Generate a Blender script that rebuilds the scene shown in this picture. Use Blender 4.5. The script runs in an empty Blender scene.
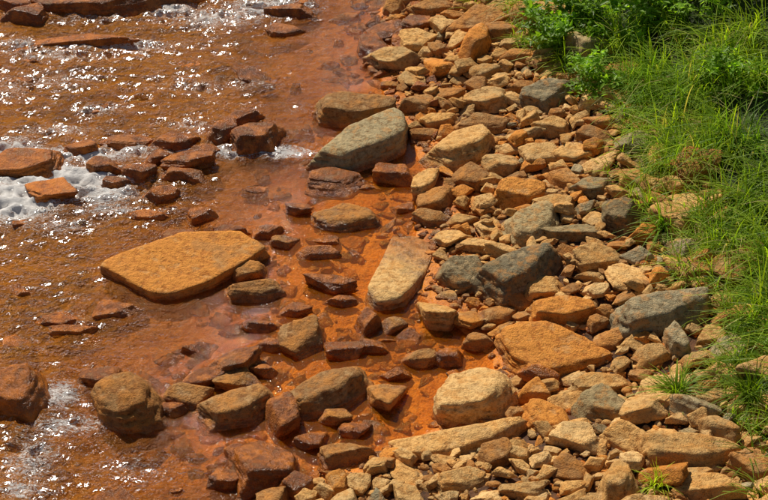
import bpy, math, random
import numpy as np
from mathutils import Vector, noise, Euler, Matrix
from mathutils.geometry import convex_hull_2d

random.seed(7); rng = np.random.default_rng(7)
scene = bpy.context.scene
COL = scene.collection

# ---------------------------------------------------------------- camera
HC = 10.2; PITCH = math.radians(38); HFOV = math.radians(24)
F = 384/math.tan(HFOV/2)
cam = bpy.data.cameras.new("camera"); co = bpy.data.objects.new("camera", cam); COL.objects.link(co)
co.location = (0,0,HC); co.rotation_euler = (math.radians(90)-PITCH,0,0)
cam.sensor_width = 36; cam.lens = 18/math.tan(HFOV/2); cam.clip_end = 500; cam.clip_start=0.1
scene.camera = co
sp, cp = math.sin(PITCH), math.cos(PITCH)
def ground(u, v, z=0.0):
    """survey sheet (768x500) -> world position on the level z"""
    dx = u-384; up = 250-v
    dy = F*cp + up*sp; dz = -F*sp + up*cp
    t = (z-HC)/dz
    return dx*t, dy*t
def mpp(u, v):
    x,y = ground(u,v); return math.sqrt(x*x+y*y+HC*HC)/F

# ---------------------------------------------------------------- shore lines x(y)
def line(pts):
    w = [ground(u,v) for u,v in pts]; w.sort(key=lambda p:p[1])
    return np.array([p[1] for p in w]), np.array([p[0] for p in w])
SH = line([(385,-60),(395,0),(372,50),(400,90),(415,130),(440,180),(430,235),(425,280),(470,330),(500,360),(515,400),(440,432),(360,462),(270,500),(230,560)])
WET = line([(370,-60),(350,0),(330,40),(330,100),(290,170),(250,210),(215,250),(205,290),(190,330),(150,370),(130,400),(175,450),(210,500),(190,560)])
GR = line([(500,-60),(522,0),(535,55),(590,92),(640,130),(655,165),(655,200),(672,240),(695,285),(728,330),(742,370),(762,400),(795,450),(805,500),(812,560)])
def xs(y): return np.interp(y, SH[0], SH[1])
def xw(y): return np.interp(y, WET[0], WET[1])
def xg(y): return np.interp(y, GR[0], GR[1])
def sstep(a,b,x):
    t=np.clip((x-a)/(b-a),0,1); return t*t*(3-2*t)
def base_h(x,y):
    s = x-xs(y); g = x-xg(y)
    h = np.where(s>0, 0.02+0.22*sstep(0,2.2,s), 0.0)
    w = np.clip(xw(y)-x,-5,30)
    h = h + np.where(s<=0, np.maximum(-0.032+0.02*s,-0.055) + 0.052*sstep(-0.25,0,s), 0)
    h = h - 0.20*sstep(-.7,2.6,w)*(s<=0)*sstep(0,.5,-s)
    h = h + np.where(g>0, 0.55*sstep(0,3.0,g)+ 0.12*np.clip(g,0,12), 0)
    far = np.clip(-14-x,0,20); h = h + far*0.22
    return h
def nz(x,y,s,seed=0): return noise.noise(Vector((x*s+seed,y*s-seed,seed*1.7)))
def h1(x,y):
    return float(base_h(np.array(x),np.array(y))) + 0.03*nz(x,y,1.3,3)+0.018*nz(x,y,4,9)

# ---------------------------------------------------------------- node helpers
def mat(name):
    m = bpy.data.materials.new(name); m.use_nodes=True; nt=m.node_tree; nt.nodes.clear()
    return m, nt
class N:
    def __init__(s,nt): s.nt=nt
    def n(s,t,**k):
        nd=s.nt.nodes.new(t)
        for a,b in k.items(): setattr(nd,a,b)
        return nd
    def put(s,sock,v):
        if isinstance(v,bpy.types.NodeSocket): s.nt.links.new(v,sock)
        elif isinstance(v,(tuple,list)) and len(v)==3 and sock.type=='RGBA': sock.default_value=(*v,1)
        else: sock.default_value=v
    def noise(s,vec,scale,detail=6,rough=.6,dist=0):
        nd=s.n('ShaderNodeTexNoise'); s.put(nd.inputs['Vector'],vec)
        nd.inputs['Scale'].default_value=scale; nd.inputs['Detail'].default_value=detail
        nd.inputs['Roughness'].default_value=rough; nd.inputs['Distortion'].default_value=dist
        return nd.outputs['Fac']
    def ramp(s,x,a,b,lo=0.,hi=1.):
        nd=s.n('ShaderNodeMapRange'); nd.interpolation_type='SMOOTHSTEP'
        s.put(nd.inputs[0],x)
        for i,v in zip((1,2,3,4),(a,b,lo,hi)): s.put(nd.inputs[i],v)
        return nd.outputs[0]
    def math(s,op,a,b=0.,clamp=False):
        nd=s.n('ShaderNodeMath',operation=op); nd.use_clamp=clamp; s.put(nd.inputs[0],a); s.put(nd.inputs[1],b); return nd.outputs[0]
    def mix(s,f,a,b,mode='MIX'):
        nd=s.n('ShaderNodeMix',data_type='RGBA',blend_type=mode)
        s.put(nd.inputs[0],f); s.put(nd.inputs[6],a); s.put(nd.inputs[7],b); return nd.outputs[2]
    def bump(s,h,strength,dist,normal=None):
        nd=s.n('ShaderNodeBump'); s.put(nd.inputs['Height'],h); nd.inputs['Strength'].default_value=strength
        nd.inputs['Distance'].default_value=dist
        if normal is not None: s.put(nd.inputs['Normal'],normal)
        return nd.outputs[0]
    def out(s,sh):
        o=s.n('ShaderNodeOutputMaterial'); s.nt.links.new(sh,o.inputs[0])

def rock_material(name, use_attr):
    m,nt=mat(name); q=N(nt)
    geo=q.n('ShaderNodeNewGeometry'); pos=geo.outputs['Position']
    if use_attr:
        a=q.n('ShaderNodeAttribute'); a.attribute_name='tint'; col=a.outputs['Color']; wet=a.outputs['Alpha']
    else:
        a=q.n('ShaderNodeObjectInfo'); col=a.outputs['Color']; wet=a.outputs['Alpha']
    sep=q.n('ShaderNodeSeparateXYZ'); q.put(sep.inputs[0],pos); z=sep.outputs[2]
    n1=q.noise(pos,3.6,3,.6); n2=q.noise(pos,18,5,.75); n3=q.noise(pos,85,2,.7); n4=q.noise(pos,7.5,5,.68)
    c=q.mix(q.ramp(n2,.36,.55), q.mix(1.,col,(.56,.46,.37),'MULTIPLY'), col)
    c=q.mix(q.ramp(n4,.50,.61,0.,.68), c, q.mix(.6,col,(.64,.25,.04)))       # iron stain
    c=q.mix(q.ramp(n1,.56,.66,0.,.5), c, q.mix(.65,col,(.25,.19,.09)))       # grey lichen / silt
    c=q.mix(q.ramp(n4,.44,.36,0.,.5), c, q.mix(.6,col,(.76,.50,.23)))       # pale dry bloom
    c=q.mix(q.ramp(n3,.58,.72,0.,.6), c, q.mix(1.,col,(.25,.20,.16),'MULTIPLY'))
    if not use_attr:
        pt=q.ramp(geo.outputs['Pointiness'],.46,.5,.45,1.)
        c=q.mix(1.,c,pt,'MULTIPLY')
    zz=q.math('ADD',z,q.math('MULTIPLY',q.math('SUBTRACT',n4,.5),.14))
    wl=q.ramp(zz,.02,.085,1.,0.)
    wl=q.math('MAXIMUM',wl,q.math('MULTIPLY',wet,q.ramp(n1,.3,.6,.6,1.)),True)
    stain=q.mix(q.ramp(n4,.38,.62),(.16,.040,.003),(.56,.155,.010))
    c=q.mix(q.math('MULTIPLY',wl,.74),c,stain)
    b=q.n('ShaderNodeBsdfPrincipled'); q.put(b.inputs['Base Color'],c)
    q.put(b.inputs['Roughness'],q.ramp(wl,0.,1.,.85,.19)); 
    q.put(b.inputs['Specular IOR Level'],q.ramp(wl,0.,1.,.2,.5))
    hh=q.math('ADD',q.math('MULTIPLY',n2,.9),q.math('MULTIPLY',n3,.35)); hh=q.math('ADD',hh,q.math('MULTIPLY',n4,1.3))
    q.put(b.inputs['Normal'],q.bump(hh,.9,.032))
    q.out(b.outputs[0]); return m
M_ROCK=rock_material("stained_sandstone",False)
M_PEB=rock_material("pebble_stone",True)

def terrain_material():
    m,nt=mat("river_bed_soil"); q=N(nt)
    geo=q.n('ShaderNodeNewGeometry'); pos=geo.outputs['Position']
    sep=q.n('ShaderNodeSeparateXYZ'); q.put(sep.inputs[0],pos); z=sep.outputs[2]
    n1=q.noise(pos,2.2,4,.6,.5); n2=q.noise(pos,12,5,.7); n3=q.noise(pos,60,3,.7)
    at=q.n('ShaderNodeAttribute'); at.attribute_name='grassy'
    bank=q.mix(q.ramp(n2,.35,.65),(.035,.016,.007),(.14,.055,.018))
    bank=q.mix(q.ramp(n3,.55,.7,0.,.5),bank,(.24,.13,.05))
    mud=q.mix(q.ramp(n1,.35,.65),(.58,.155,.005),(.80,.26,.012))
    mud=q.mix(q.ramp(n2,.50,.64,0.,.6),mud,(.30,.075,.005))
    mud=q.mix(q.ramp(n3,.56,.72,0.,.5),mud,(.24,.07,.006))
    deep=q.mix(q.ramp(n1,.4,.6),(.60,.18,.006),(.82,.30,.018))
    deep=q.mix(q.ramp(n2,.50,.62,0.,.8),deep,(.15,.048,.006))
    c=q.mix(q.ramp(z,-.20,-.07),deep,mud)
    zz=q.math('ADD',z,q.math('MULTIPLY',q.math('SUBTRACT',n2,.5),.06))
    c=q.mix(q.ramp(zz,.025,.07),c,bank)
    gs=q.mix(q.ramp(n2,.4,.6),(.018,.026,.006),(.045,.06,.014))
    c=q.mix(at.outputs['Fac'],c,gs)
    b=q.n('ShaderNodeBsdfPrincipled'); q.put(b.inputs['Base Color'],c)
    q.put(b.inputs['Roughness'],q.ramp(z,.01,.06,.3,.95)); 
    q.put(b.inputs['Normal'],q.bump(q.math('ADD',n2,q.math('MULTIPLY',n3,.4)),.7,.045))
    q.out(b.outputs[0]); return m

def water_material():
    m,nt=mat("iron_stained_water"); q=N(nt)
    geo=q.n('ShaderNodeNewGeometry'); pos=geo.outputs['Position']
    def attr(nm):
        a=q.n('ShaderNodeAttribute'); a.attribute_name=nm; return a.outputs['Fac']
    dep=attr('depth'); rip=attr('ripple'); foam=attr('foam')
    n0=q.noise(pos,1.3,4,.6,.6); n1=q.noise(pos,6,4,.65,.6)
    col=q.mix(q.ramp(dep,.05,.2),(.78,.22,.004),(.78,.27,.016))
    col=q.mix(q.ramp(n0,.42,.65,0.,.6),col,(.46,.145,.008))
    col=q.mix(q.ramp(n1,.45,.7,0.,.6),col,(.82,.30,.018))
    b1=q.noise(pos,17,3,.6,.5); b2=q.noise(pos,52,2,.6,.3)
    hh=q.math('ADD',b1,q.math('MULTIPLY',b2,.55)); hh=q.math('MULTIPLY',hh,rip)
    nrm=q.bump(hh,1.,.082)
    tr=q.n('ShaderNodeBsdfTransparent'); q.put(tr.inputs[0],(1.,.88,.50))
    df=q.n('ShaderNodeBsdfDiffuse'); q.put(df.inputs[0],col); q.put(df.inputs['Normal'],nrm)
    m1=q.n('ShaderNodeMixShader'); q.put(m1.inputs[0],q.ramp(dep,0.,.24,.08,.48)); nt.links.new(tr.outputs[0],m1.inputs[1]); nt.links.new(df.outputs[0],m1.inputs[2])
    gl=q.n('ShaderNodeBsdfGlossy'); q.put(gl.inputs['Roughness'],q.ramp(rip,.1,.6,.05,.15)); q.put(gl.inputs['Normal'],nrm); q.put(gl.inputs[0],(1.,1.,1.))
    fr=q.n('ShaderNodeFresnel'); fr.inputs[0].default_value=1.33; q.put(fr.inputs['Normal'],nrm)
    m2=q.n('ShaderNodeMixShader'); q.put(m2.inputs[0],fr.outputs[0]); nt.links.new(m1.outputs[0],m2.inputs[1]); nt.links.new(gl.outputs[0],m2.inputs[2])
    mp=q.n('ShaderNodeMapping'); q.put(mp.inputs[0],pos); mp.inputs['Rotation'].default_value=(0,0,.25); mp.inputs['Scale'].default_value=(.75,1.6,1)
    fn=q.noise(mp.outputs[0],19,7,.86,1.8); 
    ff=q.ramp(q.math('ADD',fn,q.math('MULTIPLY',foam,.27)),.64,.74)
    wf=q.n('ShaderNodeBsdfDiffuse'); q.put(wf.inputs[0],(.87,.82,.76)); q.put(wf.inputs['Normal'],q.bump(fn,.7,.05))
    m3=q.n('ShaderNodeMixShader'); q.put(m3.inputs[0],q.math('MULTIPLY',ff,q.ramp(foam,.02,.3))); nt.links.new(m2.outputs[0],m3.inputs[1]); nt.links.new(wf.outputs[0],m3.inputs[2])
    q.out(m3.outputs[0]); return m

# ---------------------------------------------------------------- sheets
def grid_object(name, X, Y, Z, m, attrs):
    ny,nx=X.shape; V=np.stack([X,Y,Z],-1).reshape(-1,3).astype(np.float32)
    idx=np.arange(nx*ny).reshape(ny,nx)
    Q=np.stack([idx[:-1,:-1],idx[:-1,1:],idx[1:,1:],idx[1:,:-1]],-1).reshape(-1,4).astype(np.int32)
    return poly_object(name,V,Q,m,attrs)
def poly_object(name,V,Q,m,attrs={},smooth=True,colors=None):
    me=bpy.data.meshes.new(name); k=Q.shape[1]
    me.vertices.add(len(V)); me.vertices.foreach_set('co',V.astype(np.float32).ravel())
    me.loops.add(Q.size); me.loops.foreach_set('vertex_index',Q.astype(np.int32).ravel())
    me.polygons.add(len(Q)); me.polygons.foreach_set('loop_start',np.arange(0,Q.size,k,dtype=np.int32))
    me.update(calc_edges=True); 
    if smooth: me.polygons.foreach_set('use_smooth',np.ones(len(Q),bool))
    for a,v in attrs.items():
        at=me.attributes.new(a,'FLOAT','POINT'); at.data.foreach_set('value',v.astype(np.float32).ravel())
    if colors is not None:
        at=me.attributes.new('tint','FLOAT_COLOR','POINT'); at.data.foreach_set('color',colors.astype(np.float32).ravel())
    me.materials.append(m); me.validate()
    o=bpy.data.objects.new(name,me); COL.objects.link(o); return o

def axis(lo,hi,step,far_lo,far_hi):
    c=np.arange(lo,hi,step)
    l=lo-np.geomspace(.1,lo-far_lo,25)[::-1]; r=hi+np.geomspace(.1,far_hi-hi,25)
    return np.concatenate([l,c,r])
ax=axis(-6,6,.035,-120,120); ay=axis(8,21,.035,-80,160)
X,Y=np.meshgrid(ax,ay); Z=base_h(X,Y)
nn=np.array([0.03*nz(x,y,1.3,3)+0.018*nz(x,y,4,9)+.012*nz(x,y,12,2) for x,y in zip(X.ravel(),Y.ravel())]).reshape(X.shape)
Z=Z+nn
gmask=sstep(-.1,.25,X-xg(Y))
grid_object("riverbank_ground",X,Y,Z,terrain_material(),{'grassy':gmask})

ax=axis(-6,3,.022,-60,60); ay=axis(8.5,20,.022,-70,150)
X,Y=np.meshgrid(ax,ay)
riv=sstep(-.9,1.2,xw(Y)-X)
def blob(u,v,ru,rv):
    x,y=ground(u,v); s=mpp(u,v); return np.exp(-(((X-x)/(ru*s))**2+((Y-y)/(rv*s/.6))**2))
foam=np.zeros_like(X)
for (u,v,ru,rv,a) in [(55,178,90,17,1.3),(15,200,55,26,1.3),(100,192,50,16,1.0),(10,150,40,16,.95),(75,155,85,9,1.0),(110,210,50,8,.7),(215,152,70,9,.85),(285,152,45,9,.85),(60,130,60,8,.62),(130,150,40,8,.78),
    (270,8,60,16,.85),(215,18,60,16,.75),(170,10,40,12,.8),(60,55,80,9,.65),(110,45,90,8,.75),(20,45,30,10,.65),(70,425,60,12,.7),(60,395,30,18,.8),(60,320,40,12,.52),(130,470,70,20,.48),(30,460,40,30,.68),(20,490,40,12,.7),(200,85,70,14,.48),(250,85,40,8,.55),(165,210,40,8,.4),(60,225,60,12,.6),(100,110,40,8,.58),(190,125,30,8,.58),(300,110,30,10,.4),(50,80,60,14,.52),(100,15,60,10,.62),(10,90,30,20,.54)]:
    foam=np.maximum(foam,a*blob(u,v,ru,rv))
turb=.66*riv+.05
turb=np.clip(turb+.9*foam,0,1.4)
Hh=np.empty(X.size)
xf,yf,tf=X.ravel(),Y.ravel(),turb.ravel()
for i in range(X.size):
    x=xf[i];y=yf[i]
    if tf[i]<.08: 
        Hh[i]=0; continue
    wx=x+.12*noise.noise(Vector((x*1.5,y*1.5,5)))
    a=noise.noise(Vector((wx*3.6,y*6.0,0))); b=noise.noise(Vector((wx*9,y*14,3)))
    Hh[i]=(tf[i]-.05)*(.042*(.5-abs(a)*2)+.028*(.45-2*abs(b)))
depth=np.clip(-base_h(X,Y),0,1)
grid_object("river_water",X,Y,Hh.reshape(X.shape),water_material(),{'depth':depth,'ripple':np.clip(turb*1.3,.05,1.0),'foam':foam})

# ---------------------------------------------------------------- rocks
import bmesh
ICO={}
def ico(s):
    if s not in ICO:
        bm=bmesh.new(); bmesh.ops.create_icosphere(bm,subdivisions=s,radius=1)
        V=np.array([v.co[:] for v in bm.verts]); V/=np.linalg.norm(V,axis=1)[:,None]
        Fc=np.array([[v.index for v in f.verts] for f in bm.faces]); bm.free(); ICO[s]=(V,Fc)
    return ICO[s]
def roughen(V,seed,rough,fine):
    o=Vector((seed*3.1%97,seed*7.7%89,seed*1.3%83))
    disp=np.array([.12*noise.noise(Vector(v)*1.4+o)+.06*noise.noise(Vector(v)*3.4+o)+ .06*(.5-abs(noise.noise(Vector(v)*5+o)))
         +(.045*(.4-abs(noise.noise(Vector(v)*11+o))) + .055*noise.noise(Vector((v[0]*2,v[1]*2,v[2]*9))+o) if fine else 0) for v in V])
    return V*(1+rough*disp)[:,None]
def rock_verts(seed,sub,p=11,rough=1.,tilt=.15,top=(.5,.8),ns=(4,6)):
    r=random.Random(seed); D,Fc=ico(sub); pl=[]
    ns=r.randint(*ns); a0=r.uniform(0,6.28)
    for i in range(ns):
        a=a0+6.283*(i+r.uniform(-.33,.33))/ns; e=r.uniform(-.2,.6)
        pl.append(((math.cos(a)*math.cos(e),math.sin(a)*math.cos(e),math.sin(e)),r.uniform(.66,1.)))
    t=r.uniform(0,6.28); tt=r.uniform(0,tilt*2)
    pl.append(((math.sin(tt)*math.cos(t),math.sin(tt)*math.sin(t),math.cos(tt)),r.uniform(*top)))
    pl.append(((0,0,-1),.7))
    for i in range(r.randint(1,3)):
        a=r.uniform(0,6.28); e=r.uniform(.3,1.1); pl.append(((math.cos(a)*math.cos(e),math.sin(a)*math.cos(e),math.sin(e)),r.uniform(.72,.95)))
    S=np.zeros(len(D))
    for n,d in pl: S+=np.maximum(0,D@np.array(n)/d)**p
    R=S**(-1./p); V=D*R[:,None]
    mn,mx=V.min(0),V.max(0); V=(V-(mn+mx)/2)/((mx-mn)/2)
    return roughen(V,seed,rough,sub>3),Fc
def mesh_from(name,V,Fc,m):
    me=bpy.data.meshes.new(name); me.from_pydata(V.tolist(),[],Fc.tolist()); me.polygons.foreach_set('use_smooth',np.ones(len(Fc),bool)); me.materials.append(m); return me

KIND={'T':((.72,.41,.14),0.),'Y':((.82,.49,.18),.02),'C':((.78,.31,.05),.25),'G':((.42,.32,.165),0.),'B':((.50,.24,.07),.2),'D':((.27,.085,.013),.95),'O':((.70,.21,.014),.95),'S':((.26,.195,.10),0.)}
placed=[]   # x,y,r
def tint(k,r):
    c,w=KIND[k]; f=r.uniform(.72,1.12); h=r.uniform(-.06,.06)
    return (c[0]*f*(1+h),c[1]*f,c[2]*f*(1-h*2),min(1,w*r.uniform(.7,1.1)))
R=random.Random(21)
NAMES={'D':'wet_boulder','O':'wet_boulder','S':'grey_boulder','G':'grey_boulder'}
# rocks with a surveyed top outline: (outline, height above ground/water, kind, name, batter, p, rough)
OUT=[
([(102,266),(112,259),(182,236),(240,235),(266,250),(238,267),(205,283),(172,293),(152,292)],.105,'C','sandstone_slab',.05,60,.25),
([(393,233),(432,234),(434,250),(424,276),(404,302),(374,305),(367,291),(382,268)],.06,'Y','sandstone_slab',.35,22,.6),
([(315,153),(343,130),(393,112),(405,118),(403,138),(372,151),(345,158)],.22,'G','grey_boulder',.3,28,.5),
([(320,98),(348,94),(392,98),(394,106),(358,116),(322,113)],.17,'B','sandstone_boulder',.3,18,.7),
([(437,396),(450,376),(480,368),(504,374),(514,388),(494,408),(465,412),(440,410)],.22,'Y','sandstone_boulder',.5,24,.75),
([(499,334),(518,324),(560,328),(607,349),(612,357),(570,364),(537,372),(512,359)],.13,'C','sandstone_slab',.3,24,.65),
([(392,438),(450,428),(518,420),(527,428),(503,440),(460,451),(396,451)],.12,'T','sandstone_slab',.35,20,.7),
([(530,302),(560,296),(594,302),(598,310),(570,318),(535,316)],.16,'C','sandstone_boulder',.3,24,.6),
([(617,303),(642,291),(690,285),(711,291),(706,306),(664,320),(630,322)],.18,'G','grey_boulder',.5,22,.75),
([(477,268),(512,250),(548,242),(560,254),(540,272),(505,286)],.20,'S','grey_boulder',.4,26,.65),
([(92,388),(114,374),(140,372),(155,390),(152,410),(122,416),(102,408)],.22,'B','sandstone_boulder',.6,24,.8),
([(200,402),(225,391),(264,385),(272,395),(250,414),(215,420)],.14,'B','wet_boulder',.5,22,.8),
([(288,390),(320,373),(358,366),(366,380),(340,398),(300,406)],.15,'B','sandstone_boulder',.5,24,.8),
([(635,440),(680,434),(735,440),(748,449),(702,461),(650,460)],.12,'T','sandstone_slab',.3,24,.7),
([(508,214),(535,202),(557,208),(557,224),(535,237),(515,233)],.14,'G','grey_boulder',.5,20,.7),
([(430,148),(452,130),(485,124),(494,135),(480,152),(450,158)],.16,'T','sandstone_boulder',.5,22,.7),
([(522,402),(540,400),(566,412),(572,424),(556,430),(530,422)],.12,'C','sandstone_boulder',.4,22,.7),
([(600,476),(612,458),(632,462),(640,485),(628,500),(604,498)],.18,'T','sandstone_boulder',.5,22,.7),
([(650,375),(690,372),(695,388),(680,402),(642,400),(636,388)],.10,'Y','sandstone_boulder',.3,22,.7),
([(312,213),(345,202),(372,208),(378,220),(345,227),(318,224)],.07,'B','wet_boulder',.6,16,.9),
]
def outline_rock(pts,h,k,nm,bat,p,rgh,seed):
    cu=sum(q[0] for q in pts)/len(pts); cv=sum(q[1] for q in pts)/len(pts)
    x,y=ground(cu,cv,h); g=max(h1(x,y),0.); ztop=g+h; zb=min(h1(x,y),0)-.12
    P=np.array([ground(u,v,g+h*.75) for u,v in pts])
    hull=[i for i in convex_hull_2d([Vector(q) for q in P.tolist()])]; P=P[hull]
    c=(P.min(0)+P.max(0))/2; half=(P.max(0)-P.min(0))/2
    area=sum(P[i][0]*P[(i+1)%len(P)][1]-P[(i+1)%len(P)][0]*P[i][1] for i in range(len(P)))
    if area<0: P=P[::-1]
    zc=(ztop*.6+zb*.4); sz=ztop-zc
    sc=np.array([half[0],half[1],max(sz,.1)])
    D,Fc=ico(6 if p>50 else 5); S=np.zeros(len(D)); rr=random.Random(seed)
    Dm=D*sc
    for i in range(len(P)):
        a=P[i]-c; b=P[(i+1)%len(P)]-c; e=b-a; L=math.hypot(*e)
        if L<.02: continue
        n=np.array([e[1]/L,-e[0]/L,0]); bt=bat*rr.uniform(.2,1.7); n3=np.array([n[0],n[1],bt]); n3/=np.linalg.norm(n3)
        d=float(n3@np.array([a[0],a[1],sz*.35]))
        S+=np.maximum(0,Dm@n3/max(d,.02))**p
    w_=.04+.25*bat
    tn=np.array([rr.uniform(-w_,w_),rr.uniform(-w_,w_),1.]); tn/=np.linalg.norm(tn)
    S+=np.maximum(0,Dm@tn/sz)**p; S+=np.maximum(0,-D[:,2]*sc[2]/(zc-zb))**p
    V=Dm*(S**(-1./p))[:,None]*1.03
    U=roughen(V/sc,seed,rgh,True); V=U*sc
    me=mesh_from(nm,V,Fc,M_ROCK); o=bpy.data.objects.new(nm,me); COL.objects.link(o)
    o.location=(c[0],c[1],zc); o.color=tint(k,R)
    if k in 'CY': o.color=(*KIND[k][0],KIND[k][1])
    n_=max(1,round(half[0]/half[1])) if half[0]>half[1] else 1
    for j in range(-n_,n_+1):
        placed.append((c[0]+j*half[0]/(n_+1),c[1],min(half)*.8))
    if half[1]>half[0]*1.2:
        for j in (-1,1): placed.append((c[0]+j*half[0]*.3,c[1]+j*half[1]*.55,half[0]*.6))
for i,(pts,h,k,nm,bt,p,rg) in enumerate(OUT): outline_rock(pts,h,k,nm,bt,p,rg,40+i*17)

HERO=[
(118,4,165,30,'D',0,0),(25,18,52,24,'D',10,0),(75,40,125,15,'O',4,1),(290,12,52,15,'D',0,0),(15,6,40,18,'D',0,0),(285,30,40,12,'D',0,1),
(22,160,78,34,'O',0,1),(52,190,54,22,'O',0,1),(168,142,55,20,'D',-5,0),(188,160,52,22,'D',0,0),(138,172,38,20,'D',0,0),(186,176,50,16,'D',0,0),(104,164,40,20,'D',0,0),(160,158,34,16,'D',0,0),(80,148,36,14,'O',0,0),
(222,131,36,26,'D',0,0),(258,139,58,34,'D',0,0),(160,194,36,16,'D',0,0),(240,118,50,14,'D',10,0),(125,140,50,14,'D',0,1),(205,150,34,12,'D',0,0),(118,182,30,12,'D',0,0),
(340,182,66,30,'D',0,1),(202,217,32,16,'O',0,0),(298,208,28,13,'D',0,0),(230,230,40,12,'D',0,0),(150,215,40,10,'O',0,1),(175,238,44,14,'D',0,0),(268,232,32,14,'D',0,0),(285,242,30,12,'B',0,0),
(427,181,22,38,'T',-20,1),(395,175,42,22,'D',0,0),
(249,271,34,20,'B',0,0),(259,290,62,26,'B',8,0),(330,284,50,18,'D',-8,0),(318,253,45,13,'D',0,0),(60,318,46,16,'O',0,1),(75,330,50,10,'O',0,1),
(440,312,46,34,'T',0,0),(370,320,30,28,'D',0,0),(393,325,30,17,'B',0,0),(300,343,58,36,'B',10,0),(18,398,68,54,'O',0,0),(182,397,58,26,'B',0,0),(105,378,44,18,'D',10,0),(205,378,44,16,'D',10,0),(170,410,36,14,'D',0,0),
(230,364,66,28,'D',18,0),(238,380,46,22,'B',0,0),(280,418,38,38,'D',0,0),(385,398,44,28,'B',0,0),(262,470,74,50,'D',0,0),(240,455,34,20,'D',0,0),(225,478,34,18,'D',0,0),(310,440,36,18,'D',0,0),(265,370,34,16,'D',0,0),(345,350,40,18,'D',0,0),(270,345,34,14,'D',0,0),(335,415,36,18,'B',0,0),(355,430,34,14,'D',0,0),
(350,458,66,26,'B',0,0),(294,484,40,34,'D',0,0),(420,358,38,20,'B',0,0),(450,357,34,20,'D',0,0),(395,372,34,14,'D',0,0),(375,345,30,14,'D',0,0),(340,300,36,12,'D',0,0),(295,310,34,12,'D',0,0),(260,325,40,14,'D',0,0),
(460,272,60,40,'S',0,0),(571,233,76,24,'G',4,0),(627,218,50,42,'S',0,0),
(480,246,50,20,'T',-10,0),(515,195,62,34,'C',5,0),(400,62,66,26,'T',8,0),(476,48,34,42,'C',-10,0),(484,73,36,22,'T',20,0),
(548,95,62,36,'G',10,0),(490,102,52,28,'T',12,0),(488,125,66,24,'B',8,0),(478,20,72,28,'B',4,0),(430,8,50,22,'B',10,0),(420,42,50,24,'T',5,0),(414,105,40,24,'B',0,0),
(600,258,56,28,'T',0,0),(594,186,50,26,'G',0,0),(636,142,76,28,'G',8,0),(570,155,42,22,'T',0,0),(542,155,40,22,'T',10,0),(600,386,74,24,'T',8,0),(600,412,56,40,'G',10,0),
(655,360,42,24,'T',0,0),(752,466,50,36,'B',0,0),(678,342,30,36,'G',0,0),(735,352,52,28,'G',0,0),(715,490,84,28,'T',0,0),(626,440,50,30,'T',-10,0),(692,475,58,24,'T',12,0),
(520,492,52,22,'T',0,0),(572,470,42,22,'B',0,0),(464,482,54,24,'T',10,0),(500,315,44,22,'B',0,0),(520,300,40,22,'B',10,0),(545,288,44,24,'T',0,0),(640,256,40,20,'G',0,0),(505,165,40,24,'T',20,0),
(440,200,44,22,'B',0,0),(460,220,40,16,'T',0,0),(520,56,40,18,'B',0,0),(505,32,40,24,'B',0,0),(553,128,46,22,'T',0,0),(600,122,40,16,'B',0,0),(440,120,40,18,'T',5,0),(448,95,36,18,'B',0,0),(610,340,36,20,'B',0,0),(480,340,36,18,'B',0,0)]
i=0
for (u,v,w,h,k,rot,flat) in HERO:
    s=mpp(u,v)
    fh,fd={0:(.68,1.28),1:(.42,1.45)}[flat]
    W=w*s; D=h*s*fd; Hh_=h*s*fh
    x,y=ground(u,v); z=h1(x,y)
    inriver = x<float(xs(y))
    for _ in range(3):
        zc=max(z,-.05)+Hh_*.20
        if inriver: zc=max(z+Hh_*.3,Hh_*.16+.012)
        x,y=ground(u,v,zc); z=h1(x,y)
    V,Fc=rock_verts(100+i*7,5 if w>45 else 4,p=R.choice([14,20,30,40]),rough=.85,tilt=.2 if flat<1 else .05,top=(.42,.7))
    V=V*np.array([W/2*1.03,D/2*1.03,Hh_/2*1.1])
    nm=NAMES.get(k,'sandstone_boulder')
    me=mesh_from(nm,V,Fc,M_ROCK); o=bpy.data.objects.new(nm,me); COL.objects.link(o)
    o.location=(x,y,zc); o.rotation_euler=(R.uniform(-.1,.1),R.uniform(-.1,.1),math.radians(rot*1.3)); o.color=tint(k,R)
    placed.append((x,y,(W+D)/4*.86)); 
    i+=1

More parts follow.
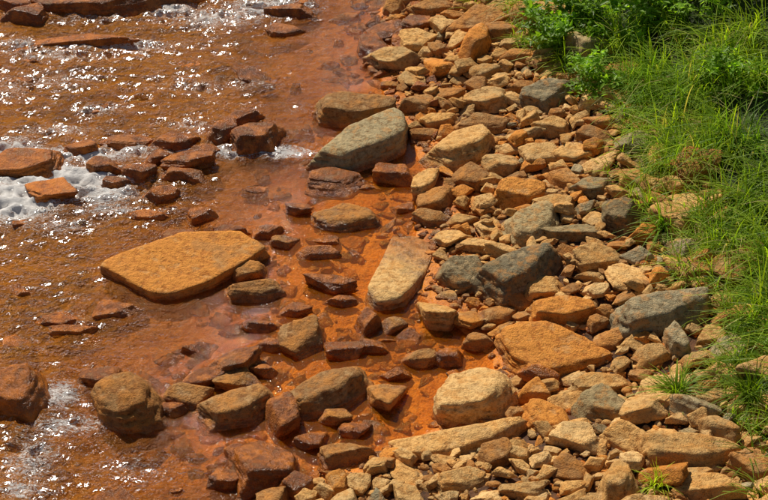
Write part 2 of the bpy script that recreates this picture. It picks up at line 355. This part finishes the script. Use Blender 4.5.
# cobble field ---------------------------------------------------
PROTO=[]
for j in range(40):
    V,Fc=rock_verts(2000+j*13,4,p=R.choice([14,24,36,50]),rough=.8,tilt=.22,top=(.35,.6),ns=(3,6))
    PROTO.append(mesh_from("cobble_shape",V,Fc,M_ROCK))
cob=bpy.data.objects.new("river_cobbles",None); COL.objects.link(cob)
cell=.4; hashg={}
def add_hash(p): hashg.setdefault((int(p[0]//cell),int(p[1]//cell)),[]).append(p)
for p in placed: add_hash(p)
def free(x,y,r,ov):
    cx,cy=int(x//cell),int(y//cell)
    for a in range(cx-3,cx+4):
        for b in range(cy-3,cy+4):
            for (px,py,pr) in hashg.get((a,b),()):
                if (px-x)**2+(py-y)**2<((pr+r)*ov)**2: return False
    return True
cnt=0
for (rad,tries,ov) in [(.21,300,.92),(.165,1400,.9),(.125,4000,.88),(.092,12000,.86),(.065,26000,.86),(.045,40000,.86),(.032,40000,.86)]:
    for t in range(tries):
        x=R.uniform(-3.8,6.2); y=R.uniform(8.6,20.5)
        sx,wx,gx=float(xs(y)),float(xw(y)),float(xg(y))
        if x>gx+.4: continue
        if x>sx: pr=1.
        elif x>wx:
            pr=.15 if rad>.08 else (.22 if rad>.05 else .12)
            m_=nz(x,y,1.6,77)+.18*float(sstep(13.5,10.5,y))
            pr*= 0.08 if m_<-.01 else 1.
        else: pr=(.03 if rad>.08 else .0008)
        if R.random()>pr: continue
        r=rad*R.uniform(.85,1.15)
        if not free(x,y,r,ov): continue
        p=(x,y,r); add_hash(p); cnt+=1
        me=R.choice(PROTO); o=bpy.data.objects.new("cobble_%d"%cnt,me); COL.objects.link(o); o.parent=cob
        el=R.uniform(1.05,1.65); hh=r*R.uniform(.22,.54)
        o.scale=(r*el,r/el*1.2,hh)
        z=h1(x,y)
        if x>sx: lift=hh*.65+R.uniform(0,.05)*min(1,(x-sx)*4)
        elif x>wx: lift=hh*R.uniform(.1,.75)
        else: lift=0; z=R.choice([-hh*.5, -hh-.02, -hh-.04])
        o.location=(x,y,z+lift)
        o.rotation_euler=(R.gauss(0,.2),R.gauss(0,.2),R.gauss(.15,.65)+R.choice([0,math.pi]))
        if x<wx: o.rotation_euler=(R.gauss(0,.06),R.gauss(0,.06),R.gauss(.1,.4))
        d=x-sx
        if x<wx: k=R.choice('DDDO')
        elif d<0: k=R.choice('DDBBO')
        elif d<.4: k=R.choice('BTTCOBCD')
        elif x>gx-.35: k=R.choice('GBTTBT')
        else: k=R.choice('TTTTTYYYYCCBBBTTTYBG')
        o.color=tint(k,R)
for t in range(300):
    y=R.uniform(9,20); sx,gx=float(xs(y)),float(xg(y)); x=R.uniform(sx+.2,gx+.1)
    r=R.uniform(.045,.11)
    me=R.choice(PROTO)
    if not all((px-x)**2+(py-y)**2>(pr+r*.6)**2 for px,py,pr in placed): continue
    cnt+=1
    o=bpy.data.objects.new("cobble_%d"%cnt,me); COL.objects.link(o); o.parent=cob
    o.scale=(r*1.3,r*.9,r*.45); o.location=(x,y,h1(x,y)+r*.7+.03); o.rotation_euler=(R.gauss(0,.25),R.gauss(0,.25),R.gauss(.2,.8)); o.color=tint(R.choice('TTTYBC'),R)

# gravel ------------------------------------------------------
PV=[rock_verts(5000+j,2,p=8,rough=.8) for j in range(12)]
Vs=[];Fs=[];Cs=[];off=0
for t in range(17000):
    y=R.uniform(8.8,20.3); sx,wx,gx=float(xs(y)),float(xw(y)),float(xg(y)); x=R.uniform(wx-.3,gx+.3)
    if x<wx: continue
    if wx<x<sx and (R.random()>.3 or nz(x,y,1.6,77)<.0): continue
    r=min(.04,.010+R.expovariate(1/.010)); V,Fc=R.choice(PV)
    a=R.uniform(0,6.28); c,s_=math.cos(a),math.sin(a)
    W=V*np.array([r*1.3,r*.95,r*.6]); W=np.stack([W[:,0]*c-W[:,1]*s_,W[:,0]*s_+W[:,1]*c,W[:,2]],1)+np.array([x,y,h1(x,y)+r*.3])
    k=R.choice('TTBBBBDCO') if x>sx else R.choice('DDBO')
    Vs.append(W);Fs.append(Fc+off);off+=len(W); Cs.append(np.tile(np.array(tint(k,R))[None,:],(len(W),1)))
poly_object("gravel",np.concatenate(Vs),np.concatenate(Fs),M_PEB,colors=np.concatenate(Cs))

# ---------------------------------------------------------------- vegetation
def leaf_material(name):
    m,nt=mat(name); q=N(nt)
    a=q.n('ShaderNodeAttribute'); a.attribute_name='tint'; c=a.outputs['Color']
    b=q.n('ShaderNodeBsdfPrincipled'); q.put(b.inputs['Base Color'],c); b.inputs['Roughness'].default_value=.45; b.inputs['Specular IOR Level'].default_value=.28
    t=q.n('ShaderNodeBsdfTranslucent'); q.put(t.inputs[0],q.mix(1.,c,(2.0,2.0,.5),'MULTIPLY'))
    x=q.n('ShaderNodeMixShader'); x.inputs[0].default_value=.5; nt.links.new(b.outputs[0],x.inputs[1]); nt.links.new(t.outputs[0],x.inputs[2]); q.out(x.outputs[0]); return m
M_LEAF=leaf_material("green_blade")
def blades(name,root,az,L,bend,wd,colr,seg=5):
    n=len(L); t=np.linspace(0,1,seg+1)[None,:]
    hx=np.cos(az)[:,None]; hy=np.sin(az)[:,None]; Lc=L[:,None]; b=bend[:,None]
    r=Lc*b*t**1.9; zz=Lc*(t*(1-.25*b)-.55*b*t**2.6)
    px=root[:,0:1]+hx*r; py=root[:,1:2]+hy*r; pz=root[:,2:3]+zz
    tw=rng.uniform(-.6,.6,(n,1))
    sx_=-np.sin(az[:,None]+tw); sy_=np.cos(az[:,None]+tw)
    w=wd[:,None]*np.clip(1.05-t,0,1)**.65*.5
    A=np.stack([px-sx_*w,py-sy_*w,pz],-1); B=np.stack([px+sx_*w,py+sy_*w,pz],-1)
    V=np.stack([A,B],2).reshape(-1,3)
    base=(np.arange(n)*(seg+1)*2)[:,None]; k=(np.arange(seg)*2)[None,:]
    Q=np.stack([base+k,base+k+1,base+k+3,base+k+2],-1).reshape(-1,4)
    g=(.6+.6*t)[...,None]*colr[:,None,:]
    C=np.repeat(g[:,:,None,:],2,axis=2).reshape(-1,3); C=np.concatenate([C,np.ones((len(C),1))],1)
    return poly_object(name,V,Q,M_LEAF,colors=C)
def tufts(n_t,sampler,blades_per,Lr,spread,lean,wr=(.009,.019)):
    roots=[];az=[];L=[];bd=[];wd=[];cl=[]
    for i in range(n_t):
        x,y=sampler()
        z=h1(x,y); k=int(blades_per*R.uniform(.6,1.4)); LL=R.uniform(*Lr); 
        hue=R.random(); base=np.array([.13,.26,.016])*(1-hue)+np.array([.36,.46,.032])*hue
        base=base*R.uniform(.55,1.2)
        for j in range(k):
            a=R.uniform(0,6.28)
            dx,dy=math.cos(a)+lean[0],math.sin(a)+lean[1]
            roots.append((x+R.gauss(0,spread),y+R.gauss(0,spread),z-.02)); az.append(math.atan2(dy,dx))
            L.append(LL*R.uniform(.5,1.15)); bd.append(min(1.15,abs(R.gauss(.6,.3))+.1)); wd.append(R.uniform(*wr))
            c=base*R.uniform(.75,1.25)
            if R.random()<.05: c=np.array([.48,.40,.16])
            cl.append(c)
    return np.array(roots),np.array(az),np.array(L),np.array(bd),np.array(wd),np.array(cl)
def s_grass():
    while True:
        y=R.uniform(9,21.5); gx=float(xg(y)); x=gx+.05+R.random()**1.2*(6.5-gx)
        if nz(x,y,1.8,31)<-.20: continue
        if x>gx and not any((px-x)**2+(py-y)**2<(pr*.8)**2 for px,py,pr in placed): return x,y
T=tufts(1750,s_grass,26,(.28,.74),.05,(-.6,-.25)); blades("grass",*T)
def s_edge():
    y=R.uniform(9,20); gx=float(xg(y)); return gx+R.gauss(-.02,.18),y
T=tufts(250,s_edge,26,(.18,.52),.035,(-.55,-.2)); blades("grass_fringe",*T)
def single(u,v,L,n):
    x,y=ground(u,v,.2)
    T=tufts(1,lambda:(x,y),n,(L,L),.03,(0,0)); blades("grass_tuft",*T)
single(678,398,.42,110); single(748,405,.5,130); single(720,384,.35,80); single(655,492,.3,90); single(735,430,.3,60); single(560,18,.4,60)

def leaves(name,clumps,size,base):
    P=[];Cn=[]
    for (x,y,z,rx,ry,rz,n) in clumps:
        d=rng.normal(size=(n,3)); d/=np.linalg.norm(d,axis=1)[:,None]; rr=rng.uniform(.25,1,(n,1))**.6
        P.append(np.array([x,y,z])+d*rr*np.array([rx,ry,rz])); Cn.append(np.tile(np.array(base)*R.uniform(.6,1.25),(n,1))*rng.uniform(.7,1.35,(n,1)))
    P=np.concatenate(P);C=np.concatenate(Cn);n=len(P)
    ax=rng.normal(size=(n,3)); ax[:,2]=ax[:,2]*.45+.15; ax/=np.linalg.norm(ax,axis=1)[:,None]
    up=np.array([0,0,1.])+rng.normal(size=(n,3))*.35; sd=np.cross(ax,up); sd/=np.linalg.norm(sd,axis=1)[:,None]; nr=np.cross(sd,ax)
    s=size*rng.uniform(.6,1.3,(n,1))
    v0=P; v1=P+ax*s*.4+sd*s*.2+nr*s*.06; v2=P+ax*s-nr*s*.12; v3=P+ax*s*.4-sd*s*.2+nr*s*.06; 
    V=np.stack([v0,v1,v2,v3],1).reshape(-1,3); b=(np.arange(n)*4)[:,None]; Q=np.concatenate([b+np.array([[0,1,2]]),b+np.array([[0,2,3]])],0)
    C=np.repeat(C,4,0); C=np.concatenate([C,np.ones((len(C),1))],1)
    return poly_object(name,V,Q,M_LEAF,colors=C,smooth=False)
def bush(name,u,v,wpx,hm,n,size=.07,base=(.13,.26,.025)):
    s=mpp(u,v); x,y=ground(u,v,.5); z=h1(x,y); r=wpx*s/2; cl=[]
    for j in range(max(5,int(n/45))):
        a=R.uniform(0,6.28); q_=R.random()**.5*r; zz=z+R.uniform(.05,hm)*(1-.5*(q_/r)**2)
        cl.append((x+q_*math.cos(a),y+q_*math.sin(a),zz,R.uniform(.06,.15),R.uniform(.06,.15),R.uniform(.03,.08),45))
    return leaves(name,cl,size,base)
bush("leafy_shrub",560,22,80,.55,2200,.085,(.18,.31,.025)); bush("leafy_shrub",618,12,110,.7,2600,.08,(.20,.34,.03)); bush("leafy_shrub",690,5,130,.55,1800,.075,(.23,.37,.035)); bush("leafy_shrub",755,15,90,.5,1000,.07,(.20,.33,.03))
bush("leafy_shrub",600,62,70,.4,900,.07,(.21,.35,.03)); bush("leafy_shrub",740,80,80,.45,700,.065,(.22,.36,.035))

# ---------------------------------------------------------------- light
az=math.radians(-28); el=math.radians(46)      # azimuth from +Y toward +X
sd=Vector((math.sin(az)*math.cos(el),math.cos(az)*math.cos(el),math.sin(el)))
L=bpy.data.lights.new("sun",'SUN'); L.energy=5.0; L.angle=math.radians(.5); L.color=(1,.95,.86)
lo=bpy.data.objects.new("sun",L); COL.objects.link(lo); lo.rotation_euler=sd.to_track_quat('Z','Y').to_euler()
w=bpy.data.worlds.new("World"); scene.world=w; w.use_nodes=True; nt=w.node_tree; bg=nt.nodes['Background']
sky=nt.nodes.new('ShaderNodeTexSky'); sky.sky_type='NISHITA'; sky.sun_disc=False; sky.sun_elevation=el; sky.sun_rotation=az
nt.links.new(sky.outputs[0],bg.inputs[0]); bg.inputs[1].default_value=.05
scene.view_settings.view_transform='Standard'; scene.view_settings.look='None'; scene.view_settings.exposure=0
print("cobbles",cnt)
